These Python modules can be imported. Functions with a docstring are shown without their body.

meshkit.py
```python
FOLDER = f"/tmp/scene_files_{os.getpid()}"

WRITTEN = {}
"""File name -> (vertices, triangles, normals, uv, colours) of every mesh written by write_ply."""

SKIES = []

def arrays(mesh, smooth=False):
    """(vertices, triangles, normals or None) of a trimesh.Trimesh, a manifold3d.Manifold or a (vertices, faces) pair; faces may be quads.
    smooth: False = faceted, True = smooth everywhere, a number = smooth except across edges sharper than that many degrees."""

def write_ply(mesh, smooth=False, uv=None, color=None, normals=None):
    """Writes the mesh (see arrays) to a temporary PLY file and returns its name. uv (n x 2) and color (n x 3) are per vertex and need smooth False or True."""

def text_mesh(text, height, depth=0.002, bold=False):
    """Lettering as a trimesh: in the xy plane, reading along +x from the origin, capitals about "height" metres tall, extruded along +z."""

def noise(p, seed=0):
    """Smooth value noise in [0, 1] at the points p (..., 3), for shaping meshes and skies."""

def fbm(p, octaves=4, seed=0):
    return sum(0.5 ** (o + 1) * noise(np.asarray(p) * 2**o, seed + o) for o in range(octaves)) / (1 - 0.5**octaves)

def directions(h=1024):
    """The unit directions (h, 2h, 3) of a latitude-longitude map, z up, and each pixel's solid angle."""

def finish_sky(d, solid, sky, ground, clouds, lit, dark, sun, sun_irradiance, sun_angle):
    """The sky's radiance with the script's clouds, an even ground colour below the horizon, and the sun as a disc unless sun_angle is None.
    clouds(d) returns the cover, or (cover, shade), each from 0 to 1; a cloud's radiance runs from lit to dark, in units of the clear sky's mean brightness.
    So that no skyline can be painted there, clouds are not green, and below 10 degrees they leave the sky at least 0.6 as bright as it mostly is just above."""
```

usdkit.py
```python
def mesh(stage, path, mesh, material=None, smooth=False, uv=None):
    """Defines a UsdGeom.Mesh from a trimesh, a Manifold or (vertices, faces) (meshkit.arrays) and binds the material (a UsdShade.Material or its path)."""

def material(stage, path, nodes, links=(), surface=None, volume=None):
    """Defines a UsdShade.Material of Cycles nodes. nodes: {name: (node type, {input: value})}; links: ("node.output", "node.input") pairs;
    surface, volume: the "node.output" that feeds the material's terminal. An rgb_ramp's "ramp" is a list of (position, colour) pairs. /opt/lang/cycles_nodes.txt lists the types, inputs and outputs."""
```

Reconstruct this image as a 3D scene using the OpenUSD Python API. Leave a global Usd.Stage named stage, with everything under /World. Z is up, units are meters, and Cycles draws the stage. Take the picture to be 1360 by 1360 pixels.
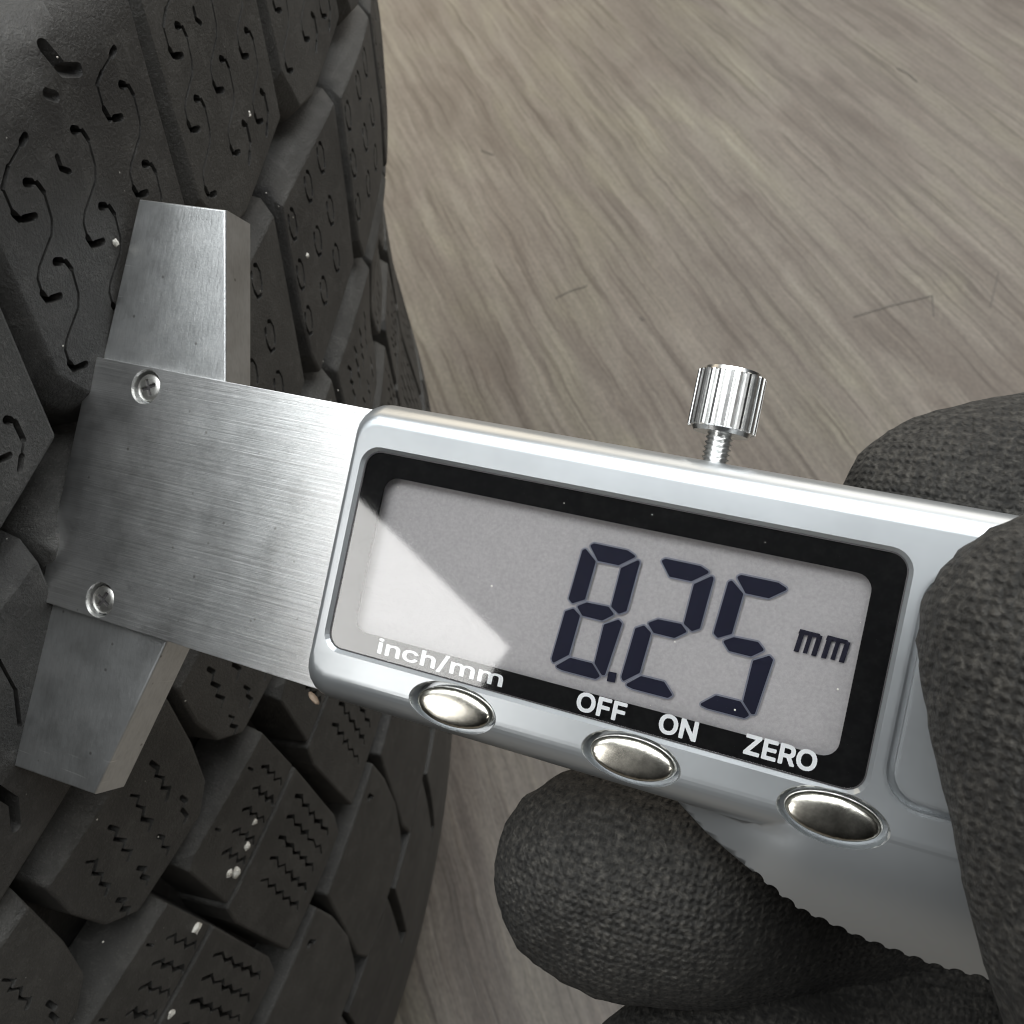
import math, random
import numpy as np
import trimesh
import manifold3d as m3
from shapely.geometry import Polygon, LineString, Point, box as sbox
from shapely import affinity
from shapely.ops import unary_union
from pxr import Usd, UsdGeom, UsdLux, UsdShade, Gf, Sdf
import usdkit, meshkit

rng = np.random.default_rng(7)
random.seed(7)
stage = Usd.Stage.CreateInMemory()
UsdGeom.SetStageUpAxis(stage, "Z"); UsdGeom.SetStageMetersPerUnit(stage, 1.0)
UsdGeom.Xform.Define(stage, "/World")
MM = 0.001

# ------------------------------------------------------------------ camera, light, exposure
# camera stands at the origin, z up (axis of the tyre), y ahead along the floor; lengths in mm until they reach the stage
W = np.array([[0.9951168314186541, -0.09870406185815092, 0.0],
              [-0.07550934852997965, -0.7612718487677423, 0.6440213587749413],
              [-0.06356752403449223, -0.640876493910056, -0.7650075094021485]])   # rows: world x, y, z in camera (right, down, ahead)
EXPOSURE = 0.0
cam = UsdGeom.Camera.Define(stage, "/World/camera")
R_, U_, B_ = W @ [1, 0, 0], W @ [0, -1, 0], W @ [0, 0, -1]
cam.AddTransformOp().Set(Gf.Matrix4d(*R_, 0, *U_, 0, *B_, 0, 0, 0, 0, 1))
cam.CreateHorizontalApertureAttr(36.0); cam.CreateVerticalApertureAttr(36.0)
cam.CreateFocalLengthAttr(36.0 * 1310 / 1360)
cam.CreateClippingRangeAttr(Gf.Vec2f(0.01, 100))
cam.CreateFStopAttr(85.0); cam.CreateFocusDistanceAttr(0.106)
cam.CreateExposureAttr(EXPOSURE)

def rect_light(name, center, target, w, h, intensity, color=(1, 1, 1)):
    c, t = np.array(center, float), np.array(target, float)
    b = (c - t) / np.linalg.norm(c - t)
    up = np.array([0, 0, 1.0]) if abs(b[2]) < 0.98 else np.array([0, 1.0, 0])
    x = np.cross(up, b); x /= np.linalg.norm(x); y = np.cross(b, x)
    L = UsdLux.RectLight.Define(stage, f"/World/{name}")
    L.AddTransformOp().Set(Gf.Matrix4d(*x, 0, *y, 0, *b, 0, *c, 1))
    L.CreateWidthAttr(w); L.CreateHeightAttr(h); L.CreateIntensityAttr(intensity); L.CreateColorAttr(Gf.Vec3f(*color))
    return L

def polar(az, dist, z):
    a = math.radians(az)
    return (dist * math.sin(a), dist * math.cos(a), z)

# tall window behind the left shoulder of the photographer: it is what the display glass mirrors
rect_light("window_lamp", polar(-114.2, 2.0, 0.88), polar(-114.2, 0.0, 0.88), 0.73, 1.44, 5.8, (1.0, 0.99, 0.965))
# workshop ceiling panel
rect_light("ceiling_lamp", (0.25, 0.35, 2.0), (0.25, 0.35, 0.0), 2.8, 2.4, 4.8, (0.95, 0.985, 1.0))
rect_light("ceiling_lamp_001", polar(-78, 1.3, 1.9), polar(-78, 0.3, 0.0), 1.2, 1.2, 3.4, (0.93, 0.98, 1.0))  # added unseen fill on the left, brightens the plate and jaws
# added warm fill ahead, for sheen on the floor and the housing top edge
rect_light("added_front_fill", (-0.7, 3.4, 1.0), (-0.1, 0.3, -0.3), 2.6, 1.9, 2.2, (1.0, 0.86, 0.66))
# added fill ahead on the right, lifts the upper tread over the lower
rect_light("added_side_fill", polar(28, 2.6, 1.0), (0, 0, -0.1), 1.6, 1.6, 2.6, (1.0, 0.95, 0.87))
# added unseen light behind the right shoulder: the thin bright lines along the machined edges
rect_light("added_edge_light", polar(149, 1.9, 1.5), (-0.05, 0.1, -0.09), 1.2, 0.16, 8.0, (1.0, 0.99, 0.96))

# ------------------------------------------------------------------ materials
LOOKS = "/World/Looks"
UsdGeom.Scope.Define(stage, LOOKS)
def mat(name, nodes, links=(), surface="p.BSDF", **k):
    return usdkit.material(stage, f"{LOOKS}/{name}", nodes, links, surface=surface, **k)

def rubber(name, lo, hi, dust=0.5):
    return mat(name, {
        "tc": ("texture_coordinate", {}),
        "n1": ("noise_texture", {"scale": 60, "detail": 6, "roughness": .6}),
        "n2": ("noise_texture", {"scale": 2000, "detail": 5, "roughness": .7}),
        "n3": ("noise_texture", {"scale": 2600, "detail": 2}),
        "r1": ("rgb_ramp", {"ramp": [(0.3, tuple(.85 * x for x in lo)), (0.72, tuple(1.1 * x for x in hi))]}),
        "dr": ("rgb_ramp", {"ramp": [(0.54, (0, 0, 0)), (0.72, (dust,) * 3)]}),
        "vo": ("voronoi_texture", {"scale": 420, "randomness": 1.0}),
        "sp": ("rgb_ramp", {"ramp": [(0.0, (1, 1, 1)), (0.035, (1, 1, 1)), (0.06, (0, 0, 0))]}),
        "gate": ("rgb_ramp", {"ramp": [(0.56, (0, 0, 0)), (0.66, (1, 1, 1))]}),
        "n5": ("noise_texture", {"scale": 230, "detail": 7, "roughness": .72, "distortion": .5}),
        "r5": ("rgb_ramp", {"ramp": [(0.50, (0, 0, 0)), (0.72, (.55, .55, .55))]}),
        "m5": ("mix", {"mix_type": "mix", "color2": (.105, .102, .095)}),
        "ng": ("noise_texture", {"scale": 140, "detail": 2}),
        "mg": ("mix", {"mix_type": "multiply", "fac": 1.0}),
        "m1": ("mix", {"mix_type": "mix", "color2": (.13, .125, .115)}),
        "m2": ("mix", {"mix_type": "mix", "color2": (.42, .41, .38)}),
        "b1": ("bump", {"strength": .9, "distance": .00034}),
        "b2": ("bump", {"strength": .5, "distance": .0005}),
        "p": ("principled_bsdf", {"roughness": .56, "specular_ior_level": .5}),
    }, [("tc.object", "n1.vector"), ("tc.object", "n2.vector"), ("tc.object", "n3.vector"), ("tc.object", "vo.vector"), ("tc.object", "ng.vector"),
        ("n1.fac", "r1.fac"), ("n2.fac", "dr.fac"), ("vo.distance", "sp.fac"), ("ng.fac", "gate.fac"),
        ("sp.color", "mg.color1"), ("gate.color", "mg.color2"),
        ("tc.object", "n5.vector"), ("n5.fac", "r5.fac"), ("r1.color", "m5.color1"), ("r5.color", "m5.fac"), ("m5.color", "m1.color1"), ("dr.color", "m1.fac"), ("m1.color", "m2.color1"), ("mg.color", "m2.fac"), ("m2.color", "p.base_color"),
        ("n1.fac", "b2.height"), ("n2.fac", "b1.height"), ("b2.normal", "b1.normal"), ("b1.normal", "p.normal")])
RUB = [rubber("tyre_rubber", (.030, .029, .027), (.052, .050, .046)), rubber("tyre_rubber_dusty", (.034, .033, .031), (.060, .058, .054), .7),
       rubber("tyre_rubber_dark", (.026, .025, .024), (.046, .044, .041), .35)]
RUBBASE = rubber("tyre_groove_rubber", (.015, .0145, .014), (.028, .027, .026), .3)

def metal(name, col, rough, streak=(6, 400, 400), bumps=.25, blotch=.25, cool=(.8, .8, .8), var=.04, pits=0.0):
    return mat(name, {
        "tc": ("texture_coordinate", {}),
        "mp": ("mapping", {"scale": streak}),
        "n1": ("noise_texture", {"scale": 4, "detail": 5, "roughness": .7}),
        "n2": ("noise_texture", {"scale": 180, "detail": 6, "roughness": .65}),
        "n3": ("noise_texture", {"scale": 900, "detail": 4, "roughness": .7}),
        "r": ("map_range", {"from_min": .3, "from_max": .7, "to_min": rough - var, "to_max": rough + var, "clamp": True}),
        "c": ("rgb_ramp", {"ramp": [(.25, tuple(x * (1 - blotch) for x in col)), (.6, col), (.8, cool)]}),
        "c2": ("rgb_ramp", {"ramp": [(.2, (.72,) * 3), (.55, (1, 1, 1))]}),
        "mm": ("mix", {"mix_type": "multiply", "fac": .55}),
        "b": ("bump", {"strength": bumps, "distance": .0001}),
        "b2": ("bump", {"strength": bumps * .5, "distance": .0001}),
        "sm": ("mapping", {"rotation": (0, 0, 1.15), "scale": (70, 2200, 70)}), "sn": ("noise_texture", {"scale": 1, "detail": 2}),
        "sg": ("noise_texture", {"scale": 130, "detail": 3}),
        "sr": ("rgb_ramp", {"ramp": [(.69, (0, 0, 0)), (.75, (1, 1, 1))]}), "sq": ("rgb_ramp", {"ramp": [(.50, (0, 0, 0)), (.62, (1, 1, 1))]}),
        "sx": ("mix", {"mix_type": "multiply", "fac": 1.0}), "sc": ("mix", {"mix_type": "mix", "color2": (.97, .97, .96)}),
        "vo": ("voronoi_texture", {"scale": 330}), "vr": ("rgb_ramp", {"ramp": [(0, (.25, .24, .22)), (.05, (.45, .44, .42)), (.085, (1, 1, 1))]}),
        "vm": ("mix", {"mix_type": "multiply", "fac": pits}),
        "p": ("principled_bsdf", {"metallic": 1.0, "roughness": rough}),
    }, [("tc.object", "mp.vector"), ("mp.vector", "n1.vector"), ("tc.object", "n2.vector"), ("tc.object", "n3.vector"), ("n2.fac", "r.value"), ("r.result", "p.roughness"),
        ("n2.fac", "c.fac"), ("n1.fac", "c2.fac"), ("c.color", "mm.color1"), ("c2.color", "mm.color2"),
        ("tc.object", "sm.vector"), ("sm.vector", "sn.vector"), ("tc.object", "sg.vector"), ("sn.fac", "sr.fac"), ("sg.fac", "sq.fac"), ("sr.color", "sx.color1"), ("sq.color", "sx.color2"),
        ("mm.color", "sc.color1"), ("sx.color", "sc.fac"), ("tc.object", "vo.vector"), ("vo.distance", "vr.fac"), ("sc.color", "vm.color1"), ("vr.color", "vm.color2"), ("vm.color", "p.base_color"), ("n1.fac", "b.height"), ("n3.fac", "b2.height"), ("b2.normal", "b.normal"), ("b.normal", "p.normal")])
STEEL = metal("brushed_steel", (.80, .80, .795), .38, (10, 700, 700), .35, .08, (.77, .77, .77), .04, .6)
GROUND = metal("ground_steel", (.70, .71, .71), .44, (500, 120, 500), .3, .16, (.70, .70, .69), .03, .7)
SIDE = metal("milled_steel", (.62, .60, .57), .42, (600, 600, 600), .25, .2, (.66, .64, .6))
CHROME = metal("chrome", (.92, .92, .91), .26, (60, 60, 60), .04, .08, (.92, .92, .91))
NICKEL = metal("button_nickel", (.74, .71, .63), .23, (60, 60, 60), .03, .22, (.84, .81, .73))
ZINC = metal("zinc_screw", (.80, .79, .75), .36, (200, 200, 200), .15, .2, (.82, .81, .78))
BODY = mat("satin_chrome_plastic", {
    "tc": ("texture_coordinate", {}), "n": ("noise_texture", {"scale": 1800, "detail": 3}), "n2": ("noise_texture", {"scale": 60, "detail": 4}),
    "r": ("map_range", {"from_min": .3, "from_max": .7, "to_min": .29, "to_max": .36, "clamp": True}),
    "b": ("bump", {"strength": .05, "distance": .00006}),
    "p": ("principled_bsdf", {"base_color": (.455, .475, .49), "metallic": .78, "roughness": .34, "coat_weight": .25, "coat_roughness": .18})},
    [("tc.object", "n.vector"), ("tc.object", "n2.vector"), ("n2.fac", "r.value"), ("r.result", "p.roughness"), ("n.fac", "b.height"), ("b.normal", "p.normal")])
def plain(name, col, rough=.5, **k):
    return mat(name, {"p": ("principled_bsdf", {"base_color": col, "roughness": rough, **k})})
FRAME = mat("black_print", {"tc": ("texture_coordinate", {}), "n": ("noise_texture", {"scale": 900, "detail": 6, "roughness": .75}),
    "c": ("rgb_ramp", {"ramp": [(.45, (.004, .004, .0045)), (.75, (.013, .013, .013))]}),
    "p": ("principled_bsdf", {"roughness": .6, "specular_ior_level": .1})}, [("tc.object", "n.vector"), ("n.fac", "c.fac"), ("c.color", "p.base_color")])
WHITE = plain("white_print", (.86, .87, .88), .6)
INK = plain("lcd_ink", (.012, .013, .030), .5, specular_ior_level=.15)
INKS = plain("lcd_ink_small", (.016, .016, .030), .5, specular_ior_level=.15)
HALO = plain("lcd_painted_halo", (.23, .24, .29), .6, specular_ior_level=.1)  # grey of the reflected outline round the digits
GASKET_SHADE = plain("gasket_and_slot_shade", (.045, .042, .043), .5)  # gasket colour, reused for the painted shade in the screw slots
LCD = mat("lcd_reflector", {"tc": ("texture_coordinate", {}), "n": ("noise_texture", {"scale": 2600, "detail": 4, "roughness": .7}),
    "c": ("rgb_ramp", {"ramp": [(.3, (.425, .408, .412)), (.7, (.53, .508, .512))]}),
    "p": ("principled_bsdf", {"roughness": .55, "specular_ior_level": .15})}, [("tc.object", "n.vector"), ("n.fac", "c.fac"), ("c.color", "p.base_color")])
GLASS = mat("display_glass", {"fr": ("fresnel", {"IOR": 1.52}), "t": ("transparent_bsdf", {"color": (.97, .97, .97)}),
    "g": ("glossy_bsdf", {"color": (1, 1, 1), "roughness": .035}), "mx": ("mix_closure", {})},
    [("fr.fac", "mx.fac"), ("t.BSDF", "mx.closure1"), ("g.BSDF", "mx.closure2")], surface="mx.closure")
GLOVE = mat("glove_coating", {
    "tc": ("texture_coordinate", {}),
    "mp": ("mapping", {"scale": (1, 1.0, 1)}),
    "n1": ("noise_texture", {"scale": 1250, "detail": 6, "roughness": .6, "distortion": .25}),
    "n2": ("noise_texture", {"scale": 95, "detail": 4}),
    "wx": ("wave_texture", {"wave_type": "bands", "bands_direction": "x", "scale": 380, "distortion": 2.2, "detail": 2, "detail_scale": 2}),
    "wy": ("wave_texture", {"wave_type": "bands", "bands_direction": "y", "scale": 380, "distortion": 2.2, "detail": 2, "detail_scale": 2}),
    "mw": ("mix", {"mix_type": "multiply", "fac": 1.0}),
    "ad": ("mix", {"mix_type": "mix", "fac": .32}),
    "c": ("rgb_ramp", {"ramp": [(.35, (.009, .0084, .0075)), (.52, (.026, .0243, .0215)), (.71, (.066, .061, .053))]}),
    "c2": ("rgb_ramp", {"ramp": [(.35, (.75, .75, .75)), (.65, (1, 1, 1))]}),
    "mc": ("mix", {"mix_type": "multiply", "fac": 1.0}),
    "b": ("bump", {"strength": .8, "distance": .0009}),
    "p": ("principled_bsdf", {"roughness": .68, "specular_ior_level": .28, "sheen_weight": .03, "sheen_roughness": .5})},
    [("tc.object", "n1.vector"), ("tc.object", "n2.vector"), ("tc.object", "wx.vector"), ("tc.object", "wy.vector"),
     ("wx.fac", "mw.color1"), ("wy.fac", "mw.color2"), ("n1.fac", "ad.color1"), ("mw.color", "ad.color2"),
     ("n1.fac", "c.fac"), ("n2.fac", "c2.fac"), ("c.color", "mc.color1"), ("c2.color", "mc.color2"), ("mc.color", "p.base_color"), ("ad.color", "b.height"), ("b.normal", "p.normal")])
GRAIN_AZ = -14.0
FLOORM = mat("floor_wood_print", {
    "ge": ("geometry", {}),
    "ro": ("mapping", {"rotation": (0, 0, math.radians(GRAIN_AZ))}),
    "wn": ("noise_texture", {"scale": 16, "detail": 4}),
    "wa": ("vector_math", {"math_type": "scale", "scale": .009}),
    "wb": ("vector_math", {"math_type": "add"}),
    "s1": ("mapping", {"scale": (75, 4.5, 1)}), "s2": ("mapping", {"scale": (330, 8, 1)}), "s3": ("mapping", {"scale": (22, 7, 1)}), "s4": ("mapping", {"scale": (800, 320, 1)}), "s5": ("mapping", {"scale": (230, 5.5, 1), "location": (3, 7, 0)}),
    "n1": ("noise_texture", {"scale": 1, "detail": 6, "roughness": .62, "distortion": .4}),
    "n2": ("noise_texture", {"scale": 1, "detail": 5, "roughness": .62, "distortion": .25}),
    "n3": ("noise_texture", {"scale": 1, "detail": 3, "roughness": .5, "distortion": .6}),
    "n4": ("noise_texture", {"scale": 1, "detail": 4, "roughness": .65}),
    "n5": ("noise_texture", {"scale": 1, "detail": 4, "roughness": .55, "distortion": .35}),
    "r1": ("rgb_ramp", {"ramp": [(.30, (.088, .074, .062)), (.44, (.116, .100, .085)), (.56, (.138, .121, .103)), (.72, (.168, .151, .129))]}),
    "r2": ("rgb_ramp", {"ramp": [(.32, (.62, .60, .58)), (.43, (.91, .90, .89)), (.56, (1, 1, 1)), (.68, (1.16, 1.15, 1.12))]}),
    "r3": ("rgb_ramp", {"ramp": [(.32, (.76, .72, .71)), (.46, (.98, .97, .97)), (.56, (1, 1.01, .98)), (.70, (1.14, 1.18, 1.08))]}),
    "r4": ("rgb_ramp", {"ramp": [(.32, (.74, .73, .72)), (.52, (1, 1, 1)), (.70, (1.18, 1.17, 1.15))]}),
    "r5": ("rgb_ramp", {"ramp": [(.34, (.50, .47, .44)), (.40, (.86, .84, .82)), (.45, (1, 1, 1))]}),
    "m1": ("mix", {"mix_type": "multiply", "fac": 1.0}), "m2": ("mix", {"mix_type": "multiply", "fac": 1.0}), "m3": ("mix", {"mix_type": "multiply", "fac": 1.0}), "m4": ("mix", {"mix_type": "multiply", "fac": .75}),
    "b": ("bump", {"strength": .4, "distance": .0005}),
    "p": ("principled_bsdf", {"roughness": .44, "specular_ior_level": .4})},
    [("ge.position", "wn.vector"), ("wn.color", "wa.vector1"), ("ge.position", "wb.vector1"), ("wa.vector", "wb.vector2"), ("wb.vector", "ro.vector")] +
    [("ro.vector", f"s{k}.vector") for k in range(1, 6)] + [(f"s{k}.vector", f"n{k}.vector") for k in range(1, 6)] + [(f"n{k}.fac", f"r{k}.fac") for k in range(1, 6)] +
    [("r1.color", "m1.color1"), ("r2.color", "m1.color2"), ("m1.color", "m2.color1"), ("r3.color", "m2.color2"), ("m2.color", "m3.color1"), ("r4.color", "m3.color2"),
     ("m3.color", "m4.color1"), ("r5.color", "m4.color2"), ("m4.color", "p.base_color"), ("n2.fac", "b.height"), ("b.normal", "p.normal")])
STONE = mat("white_grit", {"tc": ("texture_coordinate", {}), "n": ("noise_texture", {"scale": 700, "detail": 4}),
    "c": ("rgb_ramp", {"ramp": [(.3, (.52, .49, .43)), (.7, (.80, .78, .72))]}), "p": ("principled_bsdf", {"roughness": .7})},
    [("tc.object", "n.vector"), ("n.fac", "c.fac"), ("c.color", "p.base_color")])
CHIP = plain("tan_chip", (.36, .27, .20), .7)

# ------------------------------------------------------------------ helpers
used = {}
def numbered(parent, name):
    k = (parent, name); used[k] = used.get(k, -1) + 1
    return f"{parent}/{name}" + (f"_{used[k]:03d}" if used[k] else "")

def tag(p, label=None, category=None, group=None, kind=None):
    p = p.GetPrim() if hasattr(p, "GetPrim") else p
    for k, v in (("label", label), ("category", category), ("group", group), ("kind", kind)):
        if v: p.SetCustomDataByKey(k, v)
    return p

def obj(name, mesh, m, parent="/World", smooth=False, scale=MM, label=None):
    if not isinstance(parent, str): parent = str(parent.GetPrim().GetPath())
    v, f, _ = meshkit.arrays(mesh)
    path = numbered(parent, name)
    o = usdkit.mesh(stage, path, (v * scale, f), m, smooth=smooth)
    if label: tag(o, label)
    return o

def thing(name, matrix=None, loc=None, **k):
    x = UsdGeom.Xform.Define(stage, numbered("/World", name))
    if matrix is not None: x.AddTransformOp().Set(matrix)
    elif loc is not None: x.AddTranslateOp().Set(Gf.Vec3d(*loc))
    tag(x, **k)
    return x

def polys(shape):
    if shape.is_empty: return []
    gs = [shape] if shape.geom_type == "Polygon" else [g for g in shape.geoms if g.geom_type == "Polygon"]
    out = []
    for g in gs:
        out.append(np.array(g.exterior.coords)[:-1]); out += [np.array(i.coords)[:-1] for i in g.interiors]
    return out

def extrude(shape, z0, z1):
    cs = m3.CrossSection([p.tolist() for p in polys(shape)], m3.FillRule.EvenOdd)
    return m3.Manifold.extrude(cs, z1 - z0).translate((0, 0, z0))

def hull_layers(layers):
    return m3.Manifold.hull_points(np.vstack([np.c_[np.asarray(p)[:, :2], np.full(len(p), h)] for p, h in layers]).astype(float))

def rrect(x0, y0, x1, y1, r, n=6):
    return sbox(x0 + r, y0 + r, x1 - r, y1 - r).buffer(r, quad_segs=n) if r > 0 else sbox(x0, y0, x1, y1)

def ext(g): return np.array(g.exterior.coords)[:-1]

def prism_chamfer(shape, z0, z1, c, steps=3):
    """convex prism whose front edge (z1) is rounded by c"""
    L = [(ext(shape), z0), (ext(shape), z1 - c)]
    for k in range(1, steps + 1):
        a = math.pi / 2 * k / steps
        L.append((ext(shape.buffer(-c * (1 - math.cos(a)), quad_segs=6)), z1 - c + c * math.sin(a)))
    return hull_layers(L)

# ------------------------------------------------------------------ floor
FLOOR_Z = -493.0
fv = np.array([[-6, -4, 0], [6, -4, 0], [6, 10, 0], [-6, 10, 0]], float); fv[:, 2] = FLOOR_Z * MM
tag(obj("floor", (fv, np.array([[0, 1, 2], [0, 2, 3]])), FLOORM, scale=1.0), "grey brown wood patterned floor under the tyre", "floor", kind="structure")

# printed cracks and knots in the wood pattern: thin flat sheets on the floor, placed where they lie (metres)
def to_floor(px, py):
    d = W @ np.array([(px - 680) / 1310, (py - 680) / 1310, 1.0]); return (d * (FLOOR_Z * MM / d[2]))[:2]
MARKM = plain("floor_knot_print", (.058, .050, .042), .5)
for pts, w in (([(1134, 421), (1180, 407), (1238, 393), (1240, 420)], 1.1), ([(738, 396), (757, 387), (779, 380)], 1.0), ([(1192, 91), (1206, 98), (1217, 108)], 2.2),
               ([(851, 422), (854, 425)], 2.2), ([(1326, 362), (1319, 392), (1315, 408)], .8), ([(640, 200), (655, 206)], 1.6)):
    P_ = np.array([to_floor(*p) for p in pts])
    g_ = LineString(P_).buffer(w * .0005, cap_style=1, quad_segs=2).simplify(.0001)
    m_ = extrude(g_, 0, .00025); v_, f_, _ = meshkit.arrays(m_); v_ = v_ + [0, 0, FLOOR_Z * MM + .00012]
    tag(obj("floor_mark", (v_, f_), MARKM, scale=1.0), kind="structure")

# ------------------------------------------------------------------ tyre
CX, CY, CZ = -440.40932111, 249.76460857, -98.37676903
NN, TT = np.array([0.927108217, -0.374793748]), np.array([0.374793748, 0.927108217])
R0, K2, ZS, KS, Z0 = 414.02, 0.418e-4, -205.83, 6.704e-4, -80.13
def prof(z):
    z = np.asarray(z, float)
    return R0 - K2 * (z - Z0) ** 2 - KS * np.maximum(0, ZS - z) ** 2 - .06 * np.maximum(0, z - 46) ** 2
BASE = np.array([CX, CY, FLOOR_Z])
def bend(v):
    """(s, z, h) on the tread -> mm, relative to the tyre's base point on the floor"""
    s, z, h = v[:, 0], v[:, 1], v[:, 2]
    t = np.clip((s - 70) / 80, 0, 1); t = t * t * (3 - 2 * t)
    r, th = prof(z) + h + t * np.interp(z, [-170, -115, -60, -40, -20, 60], [0, -4.5, -3.5, 3, 5, 6]), s / R0
    return np.c_[r * (np.cos(th) * NN[0] + np.sin(th) * TT[0]), r * (np.cos(th) * NN[1] + np.sin(th) * TT[1]), z + CZ - FLOOR_Z]
def world(s, z, h=0.0): return bend(np.array([[s, z, h]], float))[0] + BASE

tyre = thing("tyre", loc=BASE * MM, label="black winter tyre lying on its side with deep siped tread blocks", category="tyre")
# carcass: a full ring
zz = np.r_[np.linspace(62, -268, 60)]
pr = [(prof(z) - 10.6, z) for z in zz]
top = [(prof(62) - 20, 63), (prof(62) - 60, 61), (prof(62) - 120, 52), (238, 44), (232, 30)]
bot = [(prof(-268.0) - 10.6, -268)]
low = [(prof(z), z) for z in np.linspace(-269, -380, 24)] + [(prof(-380) - 8, -386), (prof(-380) - 30, -392), (prof(-380) - 70, -392), (250, -372), (238, -350), (232, -330)]
def ring(profile, n=300):
    profile = np.array(profile, float); k = len(profile)
    a = np.linspace(0, 2 * np.pi, n, endpoint=False)
    V = np.stack([np.outer(np.cos(a), profile[:, 0]), np.outer(np.sin(a), profile[:, 0]), np.tile(profile[:, 1] + CZ - FLOOR_Z, (n, 1))], -1).reshape(-1, 3)
    i, j = np.meshgrid(np.arange(n), np.arange(k - 1), indexing="ij"); i2 = (i + 1) % n
    q = np.stack([i * k + j, i * k + j + 1, i2 * k + j + 1, i2 * k + j], -1).reshape(-1, 4)
    return V, np.vstack([q[:, [0, 1, 2]], q[:, [0, 2, 3]]])
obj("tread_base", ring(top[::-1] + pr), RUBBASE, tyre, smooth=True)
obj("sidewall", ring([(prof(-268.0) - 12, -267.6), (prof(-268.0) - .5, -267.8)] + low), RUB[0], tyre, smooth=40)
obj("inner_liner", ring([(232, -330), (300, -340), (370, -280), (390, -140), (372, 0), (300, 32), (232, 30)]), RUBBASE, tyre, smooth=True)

def block(poly, ch=.6, draft=1.3, depth=10.9, wall=None, sipes=(), r=.9, inside=False):
    P = Polygon(poly)
    if not P.exterior.is_ccw: P = Polygon(list(poly)[::-1])
    P = P.buffer(-r).buffer(r, quad_segs=3)
    O = P.buffer(draft, quad_segs=2)
    L = [(ext(O), -depth), (ext(P), -ch - 1.2), (ext(P.buffer(-ch * .12)), -ch * .75), (ext(P.buffer(-ch * .42)), -ch * .28), (ext(P.buffer(-ch)), 0.0)]
    if wall is not None: L += [(np.array(w_[0]), w_[1]) for w_ in wall]
    M = hull_layers(L)
    M = M.refine_to_length(5.0)
    cut = []
    for line, w, d in sipes:
        g = LineString(line).buffer(w / 2, cap_style=1 if w >= .6 else 2, join_style=2, quad_segs=3) if len(line) > 1 else Point(line[0]).buffer(w / 2, quad_segs=4)
        if inside and not P.buffer(-.5).contains(g): continue
        cut.append((g, d))
    for d in sorted({d for _, d in cut}):
        g = unary_union([g for g, dd in cut if dd == d])
        M = M - extrude(g, -d, 2.0)
    return M

def add_block(name, M, material):
    v, f, _ = meshkit.arrays(M)
    n = meshkit.noise(v * .055 + 11) if hasattr(meshkit, "noise") else 0
    v = v.copy()
    w = np.clip((v[:, 2] + 6) / 6, 0, 1)
    v[:, 2] += w * .22 * np.asarray(n).reshape(-1)
    b = bend(v)
    m = trimesh.Trimesh(b, f, process=False)
    return obj(name, m, material, tyre, smooth=48)

# anchors of the pitches (they vary round the tyre, as tread pitches do)
S = {0: -1.0, 1: 39.5, 2: 79.5, 3: 119.0, 4: 158.0, 5: 197.0, 6: 235.0, 7: 272.0, -1: -36.8, -2: -73.0, -3: -109.5, -4: -146.5}
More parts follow.
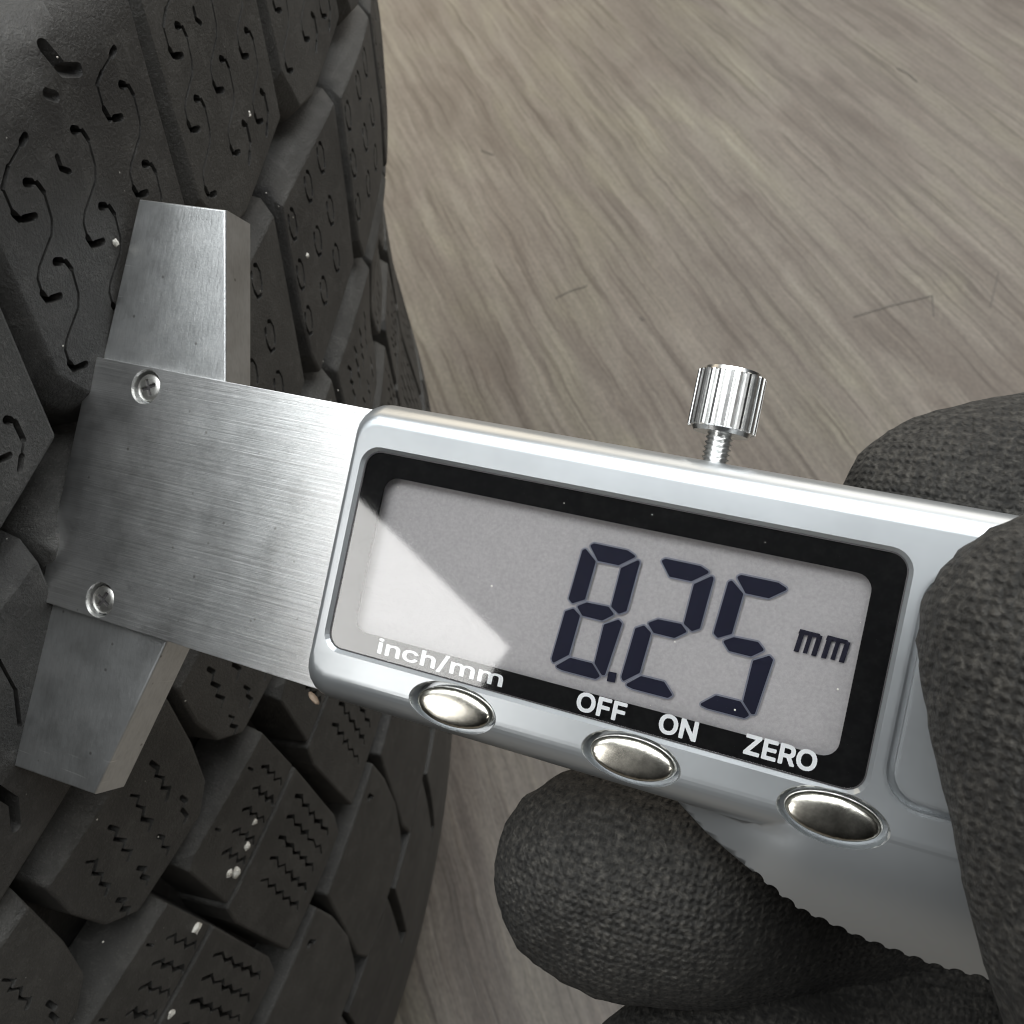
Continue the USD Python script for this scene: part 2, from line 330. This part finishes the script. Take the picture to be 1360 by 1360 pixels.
# hooks of row A, measured on the block between S0 and S1, relative to (39.5)
def hook(pts, w=.26, d=4.5, well=.85, k=1.0):
    pts = [tuple(p) for p in pts]
    w = min(w, .26)
    def cut_(p, q, L):
        p, q = np.array(p), np.array(q); n = np.linalg.norm(q - p); return [tuple(p), tuple(p + (q - p) * min(1, L / n))]
    j = lambda: rng.uniform(.85, 1.2)
    out = [(pts, w * 1.65, 3.0), (cut_(pts[0], pts[1], .8 * j()), 1.15 * k, d), (cut_(pts[-1], pts[-2], 1.5 * j()), 1.05 * k, d), (cut_(pts[-2], pts[-3], 3.0 * j()), .9 * k, d), (cut_(pts[1], pts[2], 2.8 * j()), .72 * k, d)]
    return out
HA = [(15.2, 39.0), (16.6, 38.0), (16.9, 36.6), (16.2, 33.4), (15.2, 32.0), (11.4, 30.1), (10.5, 29.2), (10.1, 27.4), (10.3, 26.1), (12.2, 25.2)]
def hooks_A(off, k):
    out = []
    def at(dx, dz, pts=HA): return [(x - 39.5 + dx + off, z + dz) for x, z in pts]
    out += hook(at(0, 0)); out += hook(at(-1.3, -10.0))
    out += hook(at(9.9, .6)); out += hook(at(9.0, -9.4))
    out += hook(at(21.0, .2)); out += hook(at(19.6, -10.2))
    out += hook([(x - 39.5 + off, z) for x, z in [(18.0, 43.0), (14.0, 41.8), (12.0, 40.4), (11.7, 37.4), (12.1, 36.2), (14.2, 35.2)]], .5, 4)
    out += hook([(x - 39.5 + off, z) for x, z in [(37.5, 43.1), (33.6, 42.2), (32.0, 41.5), (31.5, 38.6), (31.8, 37.0), (34.0, 36.0)]], .5, 4)
    out += [([(x - 39.5 + off, z) for x, z in [(21.0, 38.6), (20.8, 37.2), (21.8, 36.1)]], .8, 3.5)]
    out += hook([(x - 39.5 + off, z) for x, z in [(25.0, 18.6), (26.0, 17.6), (25.6, 14.8), (23.2, 12.6)]], .5, 4)
    out += hook([(x - 39.5 + off, z) for x, z in [(34.2, 18.9), (35.1, 17.8), (34.7, 14.9), (32.0, 12.4)]], .5, 4)
    return out
HB = [(84.6, -4.6), (85.9, -5.6), (86.0, -7.4), (85.2, -9.2)]
def hooks_B(off, k):
    out, base = [], 119.0
    for (cx, cz) in [(75.0, -6.0), (85.5, -5.0), (94.0, -4.2), (72.5, -15.5), (83.5, -16.0), (92.5, -15.2), (70.5, -25.0), (80.5, -25.8), (90.0, -25.0)]:
        j = rng.uniform(-.4, .4)
        o = off - base
        out += hook([(cx + .7 + o, cz + 2.6), (cx + 1.5 + o, cz + 1.9), (cx + 1.75 + o, cz + .4), (cx + 1.2 + o, cz - 1.5), (cx + .6 + o, cz - 2.4)], .22, 4, 1.0, .72)
        out += hook([(cx - .9 + o, cz + 2.2), (cx - 1.7 + o, cz + .6), (cx - 1.8 + o, cz - .9), (cx - 1.4 + o, cz - 2.6), (cx - .2 + o, cz - 3.1)], .22, 4, 1.1, .8)
    return out
def zig(p, q, teeth, amp, w=.55, d=4, seed=0):
    w *= 1.45; amp *= 1.2
    p, q = np.array(p, float), np.array(q, float); L = np.linalg.norm(q - p); u = (q - p) / L; nrm = np.array([-u[1], u[0]])
    ts = np.linspace(0, 1, teeth * 2 + 1); ts[1:-1] += rng.uniform(-.22, .22, teeth * 2 - 1) / (teeth * 2)
    q = q + u * rng.uniform(-.6, .6)
    pts = [tuple(p + (q - p) * t + u * (.35 if i % 2 else -.35) + nrm * amp * (1 if i % 2 else -1) * rng.uniform(.6, 1.25)) for i, t in enumerate(ts)]
    out = [(pts, w * .7, d)]
    for i in range(len(pts) - 1):
        if rng.random() < .75: out.append(([pts[i], pts[i + 1]], w * rng.uniform(.85, 1.45), d))
    return out

for k in range(-4, 8):
    a = S[k]; pitch = S[k] - S[k - 1] if k - 1 in S else 37.0
    f = pitch / 37.2
    X = lambda pts: [(a + u * (f if u < -6 else 1), z) for u, z in pts]
    m = RUB[(k * 7 + 1) % 3]
    # row A : shoulder blocks with hooked sipes
    pa = X([(0, 11), (2.4, 31), (4.6, 47), (7.2, 61.5), (-27.5, 61.8), (-31.0, 46), (-32.2, 33), (-33.4, 17), (-29, 8), (-22, 6.5)])
    slope = [(X([(-35.2, 56), (-36.4, 33), (-37.0, 14), (-33, 5.5)]), -10.4), (X([(-32.6, 58), (-33.9, 33), (-35.0, 15), (-31, 6.8)]), -2.6)]
    sp = hooks_A(a, k)
    if f > 1.02 or True: sp = [([(a + (x - a) * f, z) for x, z in L], w, d) for L, w, d in sp]
    M = block(pa, ch=.8, wall=slope, sipes=[q for q in sp])
    if k == 1:  # moulding dent near the shoulder
        def dent(pts, w, dp):
            g = LineString(pts).buffer(w)
            return hull_layers([(ext(g.buffer(.5)), .6), (ext(g), -.15), (ext(g.buffer(-w * .7)), -dp)])
        M = M - dent([(25.6, 48.8), (26.2, 46.4)], .8, 1.3) - dent([(26.4, 45.8), (29.0, 44.5)], .75, 1.1) - dent([(22.2, 45.0), (23.4, 44.0)], .6, .7)
        M = M - hull_layers([(ext(LineString([(12, 58.5), (31, 54.5)]).buffer(3.4)), 1.0), (ext(LineString([(12, 58.5), (30, 54.8)]).buffer(2.2)), -1.2), (ext(LineString([(12, 59), (28, 55.8)]).buffer(1.0)), -4.5)])
    add_block("tread_block", M, m)
    # row B
    pb = X([(-12.3, .7), (-18, -24), (-19.5, -33.5), (-50, -38), (-51.5, -32), (-51.0, -22), (-46.5, -.4)])
    wall = [(X([(-11.5, 4.6), (-46.5, 4.2)]), -9.0), (X([(-11.8, 2.8), (-46.5, 2.0)]), -2.2)]
    sp = hooks_B(a, k) if k > 0 else sum([zig((a - 24 - 9 * i, -6 - .4 * i), (a - 27.5 - 8.4 * i, -17 - .4 * i), 1, .5, .5, 4) + zig((a - 26 - 9 * i, -21 - .6 * i), (a - 28 - 8.4 * i, -30), 1, .6, .9, 4) for i in range(3)], [])
    sp = [([(a + (x - a) * (f if k > 0 else 1), z) for x, z in L], w, d) for L, w, d in sp]
    add_block("tread_block", block(pb, ch=.7, wall=wall, sipes=sp, inside=True), RUB[(k * 5 + 2) % 3])
    # row C
    pc = X([(-8, -43.2), (-9, -58), (-11, -69), (-16, -74), (-36, -73), (-41, -66), (-43, -55), (-42.5, -44.3)])
    wall = [(X([(-7, -38.2), (-42, -39.4)]), -9.5), (X([(-7.5, -40.8), (-42.3, -42.0)]), -2.4)]
    sp = []
    for i in range(4):
        u = -17.2 - 6.0 * i
        sp += zig((a + u, -49.8), (a + u - 1.5, -60.4), 3, .55, .5, 4)
        sp += zig((a + u + 1.6 * (i == 0) - 1.2, -64.6), (a + u - 2.2, -70.4), 2, .5, .5, 4)
    sp = [([(a + (x - a) * f, z) for x, z in L], w, d) for L, w, d in sp]
    add_block("tread_block", block(pc, ch=.7, wall=wall, sipes=sp), RUB[(k * 3 + 1) % 3])
    # row CC : wide block split by a thin groove into two
    g = .35
    pu = X([(5.6, -80.2), (8.6, -101.5), (-23.6, -103.6), (-21.4, -98), (-25, -81.2), (-22, -79.2)])
    wall = [(X([(4.8, -76.2), (-26, -76.6)]), -9.5), (X([(5.2, -78.4), (-25, -78.8)]), -2.4)]
    sp = []
    for i in range(5):
        u = 2.6 - 4.55 * i
        sp += zig((a + u - .9, -87.6 - .7 * i), (a + u + 1.2, -100.5 - .3 * i), 3, .55, .55, 4)
        if i in (1, 4): sp += [([(a + u + .2, -82.0), (a + u + .8, -84.2)], .6, 3)]
    sp = [([(a + (x - a) * f, z) for x, z in L], w, d) for L, w, d in sp]
    add_block("tread_block", block(pu, ch=.55, wall=wall, sipes=sp, r=.6), RUB[(k * 3) % 3])
    pl = X([(8.9, -103), (13.2, -139), (12, -147.4), (-19, -148.6), (-24.5, -112), (-24, -104.8)])
    sp = []
    for i in range(5):
        u = 5.8 - 4.8 * i
        sp += zig((a + u, -110.5 - .8 * i), (a + u + 3.2, -140.5 - .4 * i), 5, .55, .55, 4)
    sp = [([(a + (x - a) * f, z) for x, z in L], w, d) for L, w, d in sp]
    add_block("tread_block", block(pl, ch=.55, sipes=sp, r=.6), RUB[(k * 3) % 3])
    # row D : shoulder lugs, almost smooth
    pd = X([(-5.5, -154), (-2.6, -170), (-1.6, -190), (-4, -205), (-6.5, -213.5), (-37, -219), (-39.5, -206), (-38.0, -190), (-38.6, -170), (-38.4, -158)])
    sp = [([(a - 13, -160.5)], 2.6, 5), ([(a - 12.4, -160.5), (a - 11.4, -163.8)], 1.2, 4)]
    add_block("shoulder_lug", block(pd, ch=.8, sipes=sp, draft=.9), RUB[(k * 5 + 1) % 3])
    pe = X([(18.4, -216), (18.0, -268.0), (-16.2, -268.0), (-16.0, -221.5)])
    add_block("shoulder_lug", block(pe, ch=.5, r=.3, draft=.6), RUB[(k + 2) % 3])

# white grit caught in the sipes and lying on the tread
def pebble(s, z, r, h, seed, squash=(1, 1, .7)):
    m = trimesh.creation.icosphere(1, r)
    rr = np.random.default_rng(seed)
    v = m.vertices * (1 + rr.uniform(-.28, .28, (len(m.vertices), 1))) * np.array(squash)
    a = rr.uniform(0, 6.28); c, s_ = math.cos(a), math.sin(a)
    v = v @ np.array([[c, -s_, 0], [s_, c, 0], [0, 0, 1]]).T
    p = bend(v + [s, z, h]) + BASE
    return trimesh.Trimesh(p, m.faces, process=False)
GR = [(-30.7, -96.1, 1.25, "largest white grit stone, alone near the bottom of the tread"),
      (-17.9, -99.6, 1.15, "white grit stone in a zigzag sipe, right of a smaller bright pair"),
      (-19.2, -97.0, .95, "white grit fragment touching the stone beside it in the same sipe"),
      (-12.7, -98.4, .9, "narrow white grit sliver in the second zigzag sipe above the pair"),
      (-8.2, -96.3, .7, "small white grit in the zigzag sipe above the sliver"),
      (-44.7, -106.0, .95, "white grit stone in the zigzag sipe nearest the bottom edge of the picture"),
      (22.6, 24.2, .55, "bright white grit speck beside the upper jaw of the gauge"),
      (74.6, -14.8, .5, "white grit speck on the blocks right of the upper jaw"),
      (67.2, 18.4, .45, "white grit speck on the second tread block from the top left")]
for i, (s, z, r, lab) in enumerate(GR):
    f_, off = (S[0] - S[-1]) / 37.2, 0
    tag(obj("grit_stone", pebble(s, z, r, .1, 20 + i), STONE, smooth=False), lab, "stone", "white grit in the tyre tread")
def speck(n):
    out = []
    for i in range(n):
        s, z = rng.uniform(-45, 75), rng.uniform(-70, 50)
        out.append(pebble(s, z, rng.uniform(.08, .2), .02, 200 + i))
    return trimesh.util.concatenate(out)
tag(obj("dust_specks", speck(70), STONE), "pale dust specks scattered over the tread blocks", "dust", kind="stuff")

# ------------------------------------------------------------------ depth gauge
gX, gY, gZ = np.array([0.89671158, -0.43543265, 0.07941502]), np.array([0.30058434, 0.7307858, 0.61286309]), np.array([-0.32489597, -0.52569052, 0.78618833])
gO = np.array([-15.90498769, 79.8801206, -81.19893702])
GM = Gf.Matrix4d(*gX, 0, *gY, 0, *gZ, 0, *(gO * MM), 1)
gauge = thing("tread_depth_gauge", GM, label="silver digital tread depth gauge showing 8.25 mm held against the tyre", category="depth gauge")

# steel foot with two jaws, under the plate
foot = Polygon([(-44.1, 27.4), (-29.9, 27.2), (-24.5, 5.3), (-24.5, -28.8), (-31.2, -50.7), (-45.2, -50.9)])
up_ = Polygon([(-44.15, 27.4), (-29.9, 27.2), (-24.4, 5.0), (-44.65, 5.0)])
dn_ = Polygon([(-44.8, -27.8), (-24.7, -27.8), (-31.2, -50.7), (-45.15, -50.9)])
md_ = sbox(-44.7, -27.8, -24.6, 5.0)
for sh, n, lab in ((up_, "jaw", None), (dn_, "jaw", None)):
    obj(n, prism_chamfer(sh, -9.9, -4.4, .34, 3), GROUND, gauge, smooth=30)
    # ground side faces of the jaw have a warmer milled look: a separate thin insert would be false, the same steel is kept
obj("beam", prism_chamfer(md_, -9.8, -4.45, .2, 2), GROUND, gauge, smooth=30)
# face plate with two countersunk holes
plate = Polygon([(-45.2, 5.3), (-1.0, 4.9), (-1.0, -28.95), (-45.45, -28.1)])
PM = prism_chamfer(plate, -4.38, -3.0, .12, 2)
SC = [(-35.4, 2.6), (-35.55, -25.8)]
for x, y in SC:
    PM = PM - extrude(Point(x, y).buffer(2.15, quad_segs=12), -5.2, -2.0)
    PM = PM - hull_layers([(ext(Point(x, y).buffer(2.15, quad_segs=12)), -3.35), (ext(Point(x, y).buffer(2.42, quad_segs=12)), -2.72)])
obj("face_plate", PM, STEEL, gauge, smooth=25)
def screw(x, y, ang):
    n = 28; prof_ = [(0, 0.10), (1.1, .08), (1.58, .0), (1.80, -.16), (1.88, -.42), (1.9, -1.6)]
    m = trimesh.creation.revolve(np.array([(0, -1.6)] + prof_[::-1]), sections=n)
    M = m3.Manifold(m3.Mesh(np.asarray(m.vertices, np.float32), np.asarray(m.faces, np.uint32)))
    if M.volume() <= 0: M = m3.Manifold(m3.Mesh(np.asarray(m.vertices, np.float32), np.asarray(m.faces[:, ::-1], np.uint32)))
    c1 = hull_layers([(ext(sbox(-1.3, -.30, 1.3, .30)), .6), (ext(sbox(-1.2, -.27, 1.2, .27)), .1), (ext(sbox(-.8, -.2, .8, .2)), -1.15)])
    cross = c1 + c1.rotate((0, 0, 90))
    M = (M - cross).rotate((0, 0, ang)).translate((x, y, -3.55))
    return M
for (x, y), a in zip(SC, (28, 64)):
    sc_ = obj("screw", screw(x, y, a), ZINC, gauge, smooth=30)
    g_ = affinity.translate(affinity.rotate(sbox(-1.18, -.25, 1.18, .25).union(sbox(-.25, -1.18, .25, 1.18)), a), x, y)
    obj("slot_shade", extrude(g_, -3.98, -3.72), GASKET_SHADE, sc_)  # dark plate in the slot: its shade put in as colour

# plastic housing: rounded slab with its own fillets (left, right, top, bottom)
def housing():
    zs = []
    x0, x1, y0, y1 = -2.85, 96.0, -29.55, 5.9
    N = 14
    L = [(ext(rrect(x0 + .6, y0 + .8, x1, y1 - .6, 2.6, 5)), -9.2), (ext(rrect(x0 + .1, y0 + .15, x1, y1 - .1, 3.0, 5)), -7.2)]
    for k in range(N + 1):
        a = math.pi / 2 * k / N
        s, c = math.sin(a), 1 - math.cos(a)
        L.append((ext(rrect(x0 + 1.5 * c, y0 + 3.6 * c, x1 - 2 * c, y1 - 3.0 * c, max(3.2 - 1.2 * c, .6), 5)), -4.2 + 4.2 * s))
    M = hull_layers(L)
    # flared grip below with a scalloped edge
    edge = [(38.0, -28.8), (41.5, -30.4), (45.2, -32.4), (50.7, -34.3), (56.0, -36.7), (62.0, -37.8), (69.0, -38.2), (75.0, -37.6), (84, -36)]
    g = Polygon(edge + [(84, -26), (38, -26)])
    ls = LineString(edge[3:])
    for d in np.arange(.6, ls.length, 1.85):
        p = ls.interpolate(d)
        g = g.difference(Point(p.x, p.y - .50).buffer(.86, quad_segs=5))
    grip = extrude(g.buffer(0), -8.6, 1.0)
    gx_, gy_ = np.meshgrid(np.arange(30, 101, 1.0), np.arange(-43, -23.9, .6), indexing="ij")
    q_ = np.clip((56 - gx_) / 20, 0, 1); q_ = q_ * q_ * (3 - 2 * q_)
    dz = np.maximum(0, -25.3 - gy_)
    gz_ = -.03 - .034 * dz ** 2 - 8.0 * q_ * np.clip(dz / 4.0, 0, 1) ** 1.3
    nx, ny = gx_.shape
    tv = np.stack([gx_, gy_, gz_], -1).reshape(-1, 3); bv = tv.copy(); bv[:, 2] = -14
    ii, jj = np.meshgrid(np.arange(nx - 1), np.arange(ny - 1), indexing="ij"); c00 = (ii * ny + jj).ravel(); c10, c01, c11 = c00 + ny, c00 + 1, c00 + ny + 1
    tf = np.vstack([np.c_[c00, c10, c11], np.c_[c00, c11, c01]]); bf = tf[:, ::-1] + len(tv)
    bd = np.r_[np.arange(0, (nx - 1) * ny, ny), np.arange((nx - 1) * ny, nx * ny - 1), np.arange(nx * ny - 1, ny - 1, -ny), np.arange(ny - 1, 0, -1)]
    nb = np.roll(bd, -1); sf = np.vstack([np.c_[bd, bd + len(tv), nb + len(tv)], np.c_[bd, nb + len(tv), nb]])
    lid = m3.Manifold(m3.Mesh(np.vstack([tv, bv]).astype(np.float32), np.vstack([tf, bf, sf]).astype(np.uint32)))
    if lid.volume() < 0 or lid.is_empty(): raise RuntimeError("grip surface")
    M = M + (grip ^ lid)
    # display window
    w = rrect(-.15, -23.15, 59.35, .15, 1.9, 6)
    M = M - extrude(w, -2.6, 1.0)
    M = M - hull_layers([(ext(w), -.42), (ext(w.buffer(.45)), .06), (ext(w.buffer(.45)), 1)])
    # button wells
    for bx, by in BT:
        e = affinity.rotate(affinity.scale(Point(0, 0).buffer(1, quad_segs=14), 5.1, 2.6), -1)
        e = affinity.translate(e, bx, by)
        M = M - extrude(e, -2.2, 1.0)
        M = M - hull_layers([(ext(e), -.26), (ext(e.buffer(.08)), -.09), (ext(e.buffer(.2)), -.005), (ext(e.buffer(.3)), .6)])
    # groove round the side panel
    p = rrect(61.2, -22.9, 92, -.9, 3.2, 6)
    M = M - extrude(p.buffer(.36).difference(p.buffer(-.36)), -1.7, 1.0)
    for d_ in (.12, .24, .36):
        M = M - extrude(p.buffer(.36 + d_).difference(p.buffer(-.36 - d_)), -.36 + d_ * .92, 1.0)
    return M
BT = [(16.75, -26.05), (37.05, -26.0), (57.1, -26.0)]
obj("housing", housing(), BODY, gauge, smooth=40)
for bx, by in BT:
    L = []
    for sc, hz in ((1.0, -.95), (.985, -.62), (.95, -.42), (.88, -.28), (.76, -.19), (.58, -.13), (.35, -.10), (.02, -.09)):
        e = affinity.scale(Point(0, 0).buffer(1, quad_segs=14), 4.5 - 2.05 * (1 - sc) - 2.45 * (1 - sc), max(2.05 - 2.05 * (1 - sc), .03))
        L.append((ext(affinity.translate(e, bx, by)), hz))
    e = affinity.translate(affinity.scale(Point(0, 0).buffer(1, quad_segs=14), 4.62, 2.12), bx, by)
    flange = [(ext(e), -2.1), (ext(e), -1.35), (ext(e.buffer(-.12)), -1.30)]
    b = obj("button", hull_layers(L + [(ext(affinity.translate(affinity.scale(Point(0, 0).buffer(1, quad_segs=14), 4.45, 1.98), bx, by)), -2.0)]), NICKEL, gauge, smooth=50)
    obj("button_rim", hull_layers(flange), ZINC, b, smooth=40)

# display: reflector at the back, ink above it, black printed frame, glass in front
win = rrect(0, -23, 59.2, 0, 1.75, 6)
lcdw = rrect(2.75, -20.6, 56.4, -2.55, 1.6, 6)
disp = obj("display_frame", extrude(win.difference(lcdw), -.95, -.66), FRAME, gauge)
obj("display_gasket", extrude(win.buffer(.13).difference(win), -1.6, -.5), GASKET_SHADE, gauge)
obj("display_panel", extrude(rrect(.5, -22.5, 58.7, -.5, 1, 2), -2.5, -2.05), LCD, gauge)
obj("display_glass", extrude(win, -.60, -.52), GLASS, gauge)
ZI = -1.7
def seg(poly, n="digit_segment", grow=0.0):
    P = Polygon(poly).buffer(-.16).buffer(.16, quad_segs=3)
    obj("painted_halo", extrude(P.buffer(.17, quad_segs=3), ZI - .10, ZI - .06), HALO, gauge)  # reflected outline of the segment, painted as a grey sheet
    obj(n, extrude(P, ZI - .03, ZI), INK, gauge)
A8 = dict(a=[(27.83, -5.43), (28.2, -5.12), (31.94, -5.11), (33.01, -5.54), (31.34, -6.85), (29.0, -6.87)],
          f=[(27.41, -5.87), (28.81, -6.95), (28.50, -11.19), (27.21, -11.92), (26.69, -11.55), (27.1, -6.1)],
          b=[(33.31, -5.83), (33.49, -6.09), (33.16, -11.39), (32.41, -11.86), (31.44, -11.31), (31.63, -7.08)],
          g=[(28.74, -11.45), (31.2, -11.37), (31.96, -12.03), (30.81, -12.96), (28.57, -12.94), (27.76, -12.1)],
          e=[(27.45, -12.41), (28.33, -12.99), (28.02, -17.35), (26.47, -18.65), (26.19, -18.24), (26.61, -12.91)],
          c=[(32.53, -12.43), (32.97, -12.75), (32.31, -18.51), (31.95, -18.55), (30.93, -17.54), (31.07, -13.31)],
          d=[(28.2, -17.62), (30.7, -17.6), (31.83, -18.73), (31.4, -19.14), (27.61, -19.14), (26.72, -18.96)])
def digit(dx, which):
    for k in which: seg([(x + dx, y) for x, y in A8[k]])
digit(0, "abcdefg"); digit(7.85, "abged"); digit(15.75, "afgcd")
obj("decimal_point", extrude(Polygon([(32.62, -18.0), (33.5, -17.95), (33.5, -19.0), (32.62, -19.05)]), ZI - .03, ZI), INK, gauge)
def mm_sign():
    P = []
    for x0 in (50.45, 53.1):
        sl = .10
        def vb(x, y0, y1, w=.5): return Polygon([(x + sl * (y0 + 11.4), y0), (x + w + sl * (y0 + 11.4), y0), (x + w + sl * (y1 + 11.4), y1), (x + sl * (y1 + 11.4), y1)])
        P += [vb(x0, -11.45, -9.15), vb(x0 + .88, -11.4, -9.5, .42), vb(x0 + 1.7, -11.45, -9.35, .5)]
        P += [Polygon([(x0 + .1, -9.62), (x0 + 1.9, -9.62), (x0 + 2.35, -9.5), (x0 + 2.1, -9.2), (x0 + .2, -9.15)])]
    return unary_union([p.buffer(0) for p in P])
obj("unit_sign", extrude(mm_sign(), ZI - .03, ZI), INKS, gauge)
def lettering(text, x0, x1, y, cap, fat=0.0):
    t = meshkit.text_mesh(text, cap, .05, bold=True)
    v = np.array(t.vertices); b0, b1 = v[:, 0].min(), v[:, 0].max()
    v[:, 0] = x0 + (v[:, 0] - b0) * (x1 - x0) / (b1 - b0)
    v[:, 1] += y
    v[:, 2] = -.655 + (v[:, 2] - v[:, 2].min()) / max(np.ptp(v[:, 2]), 1e-9) * .03
    parts = []
    for i, (dx, dy) in enumerate(((0, 0), (1, 0), (-1, 0), (0, 1), (0, -1), (.7, .7), (-.7, .7), (.7, -.7), (-.7, -.7)) if fat else ((0, 0),)):
        parts.append(trimesh.Trimesh(v + [dx * fat, dy * fat, -.003 * i], t.faces, process=False))
    obj("lettering", trimesh.util.concatenate(parts), WHITE, gauge)
lettering("inch/mm", 6.2, 21.7, -22.4, 1.62)
lettering("OFF", 30.2, 35.5, -22.55, 1.85, .04)
lettering("ON", 39.1, 43.0, -22.5, 1.85, .04)
lettering("ZERO", 47.8, 54.7, -22.3, 1.85, .04)

dd = []
for i in range(14):
    q = trimesh.creation.icosphere(0, rng.uniform(.05, .13)); q.apply_scale([1, rng.uniform(.5, 1), .4])
    q.apply_translation([rng.uniform(1, 58), rng.uniform(-22.5, -.5), -.51]); dd.append(q)
tag(obj("display_dust", trimesh.util.concatenate(dd), STONE, gauge), kind="stuff")

# lock screw on top of the housing: knurled head and threaded shank
def knurled():
    n = 23; r0, r1 = 3.74, 3.28
    ring_ = []
    for i in range(n):
        for fr, r in ((0.0, r1), (.16, r1 + .03), (.30, r0 - .06), (.58, r0), (.86, r0 - .06)):
            a = (i + fr) / n * 2 * math.pi
            ring_.append((r * math.cos(a), r * math.sin(a)))
    ring_ = np.array(ring_)
    P = Polygon(ring_)
    M = extrude(P, .45, 6.55)
    cone = lambda h0, ra, h1, rb: hull_layers([(ext(Point(0, 0).buffer(ra, quad_segs=16)), h0), (ext(Point(0, 0).buffer(rb, quad_segs=16)), h1)])
    lim = cone(0, 3.25, .75, 3.9) + cone(.75, 3.9, 6.3, 3.9) + cone(6.3, 3.9, 7.0, 3.25)
    M = (M ^ lim) + cone(0, 3.0, .6, 3.28) + cone(6.4, 3.28, 7.0, 3.05)
    return M
def thread():
    pr_ = [(0, -3.5)]
    y = -3.5
    while y < .3:
        pr_ += [(1.22, y), (1.5, y + .22), (1.5, y + .30), (1.22, y + .5)]; y += .55
    pr_ += [(1.2, .3), (0, .3)]
    return trimesh.creation.revolve(np.array(pr_), sections=32)
Tm = trimesh.transformations.rotation_matrix(-math.pi / 2, [1, 0, 0]); Tm[:3, 3] = (38.15, 9.25, -7.0)
def xf(M, T):
    v, f, _ = meshkit.arrays(M); return trimesh.Trimesh(trimesh.transform_points(v, T), f, process=False)
kn = obj("lock_knob", xf(knurled(), Tm), CHROME, gauge, smooth=16)
obj("threaded_shank", xf(thread(), Tm), CHROME, kn, smooth=30)

# tan chip caught between the plate and the tread
ch = trimesh.creation.icosphere(2, 1.0); ch.vertices *= np.array([.95, .4, .4]); ch.vertices *= 1 + .2 * rng.uniform(-1, 1, (len(ch.vertices), 1)) * .5
ch.apply_transform(trimesh.transformations.rotation_matrix(-.6, [0, 0, 1])); ch.apply_translation((-3.0, -30.6, -5.2))
gw = lambda v: np.asarray(v)[:, 0:1] * gX + np.asarray(v)[:, 1:2] * gY + np.asarray(v)[:, 2:3] * gZ + gO
tag(obj("rubber_chip", trimesh.Trimesh(gw(ch.vertices), ch.faces, process=False), CHIP, smooth=True), "small tan chip under the lower left corner of the gauge housing", "chip")

# ------------------------------------------------------------------ gloved hand
def chain(pts):
    out = None
    for (p, r), (q, s) in zip(pts[:-1], pts[1:]):
        a = m3.Manifold.sphere(r, 40).translate(tuple(p)); b = m3.Manifold.sphere(s, 40).translate(tuple(q))
        h = m3.Manifold.batch_hull([a, b]); out = h if out is None else out + h
    return out
thumb = [((70.6, -4.6, 11.0), 9.8), ((74.6, -12.5, 12.0), 11.2), ((80.5, -24.5, 13.5), 12.2), ((92, -43, 10), 13.2), ((108, -62, -6), 16)]
index = [((63.6, 5.9, -20.0), 12.0), ((78, 11.0, -21.5), 12.8), ((100, 9, -26), 12.6), ((126, -6, -36), 14), ((150, -34, -40), 16)]
middle = [((33.4, -44.0, -17.5), 12.6), ((40.5, -43.6, -19.0), 13.2), ((50, -46, -36), 12.6), ((68, -45, -58), 13), ((104, -32, -62), 14.5)]
ringf = [((46.0, -68.0, -22), 11.2), ((54, -67.5, -25), 11.9), ((62, -67.5, -42), 12), ((80, -60, -60), 13), ((114, -50, -64), 14)]
little = [((66, -91, -28), 10.3), ((80, -88, -38), 11.2), ((100, -80, -52), 12), ((122, -68, -56), 13.5)]
palm = m3.Manifold.batch_hull([m3.Manifold.sphere(r, 32).translate(p) for p, r in (((126, -8, -40), 13), ((100, -28, -62), 14), ((106, -50, -66), 15), ((116, -70, -60), 14), ((150, -36, -44), 18), ((112, -62, -10), 15), ((150, -90, -24), 18), ((172, -78, -28), 22))])
wrist = chain([((165, -80, -24), 24), ((215, -110, -24), 26), ((260, -135, -24), 27)])
H = palm + wrist
for c_ in (thumb, index, middle, ringf, little): H = H + chain(c_)
H = H.refine_to_length(1.35)
hv, hf, _ = meshkit.arrays(H)
hm = trimesh.Trimesh(hv, hf, process=True)
trimesh.smoothing.filter_taubin(hm, lamb=.55, nu=-.53, iterations=34)
hm.fix_normals()
nv = hm.vertices; nn = hm.vertex_normals
tips = np.min([np.linalg.norm(nv - np.array(p), axis=1) for p in ((27, -44, -12), (30, -38, -12), (57, 9, -20), (52, 4, -18), (64, -2, 14))], axis=0)
crk = np.clip(1.25 - tips / 16, 0, 1)
wr = np.asarray(meshkit.fbm(nv * np.array([.55, .55, .55]) + 3, 3)).reshape(-1)
ridge = 1 - np.abs(2 * np.asarray(meshkit.noise(nv * np.array([.42, .30, .42]) + 9)).reshape(-1) - 1)
hm.vertices = nv + nn * (.45 * wr + .55 * crk * (wr + .8 * ridge) + .6 * np.asarray(meshkit.noise(nv * .11 + 5)).reshape(-1))[:, None]
hand = obj("gloved_hand", hm, GLOVE, smooth=True)
UsdGeom.Xformable(hand).AddTransformOp().Set(GM)
tag(hand, "hand in dark grey textured work glove gripping the gauge from the right", "hand")
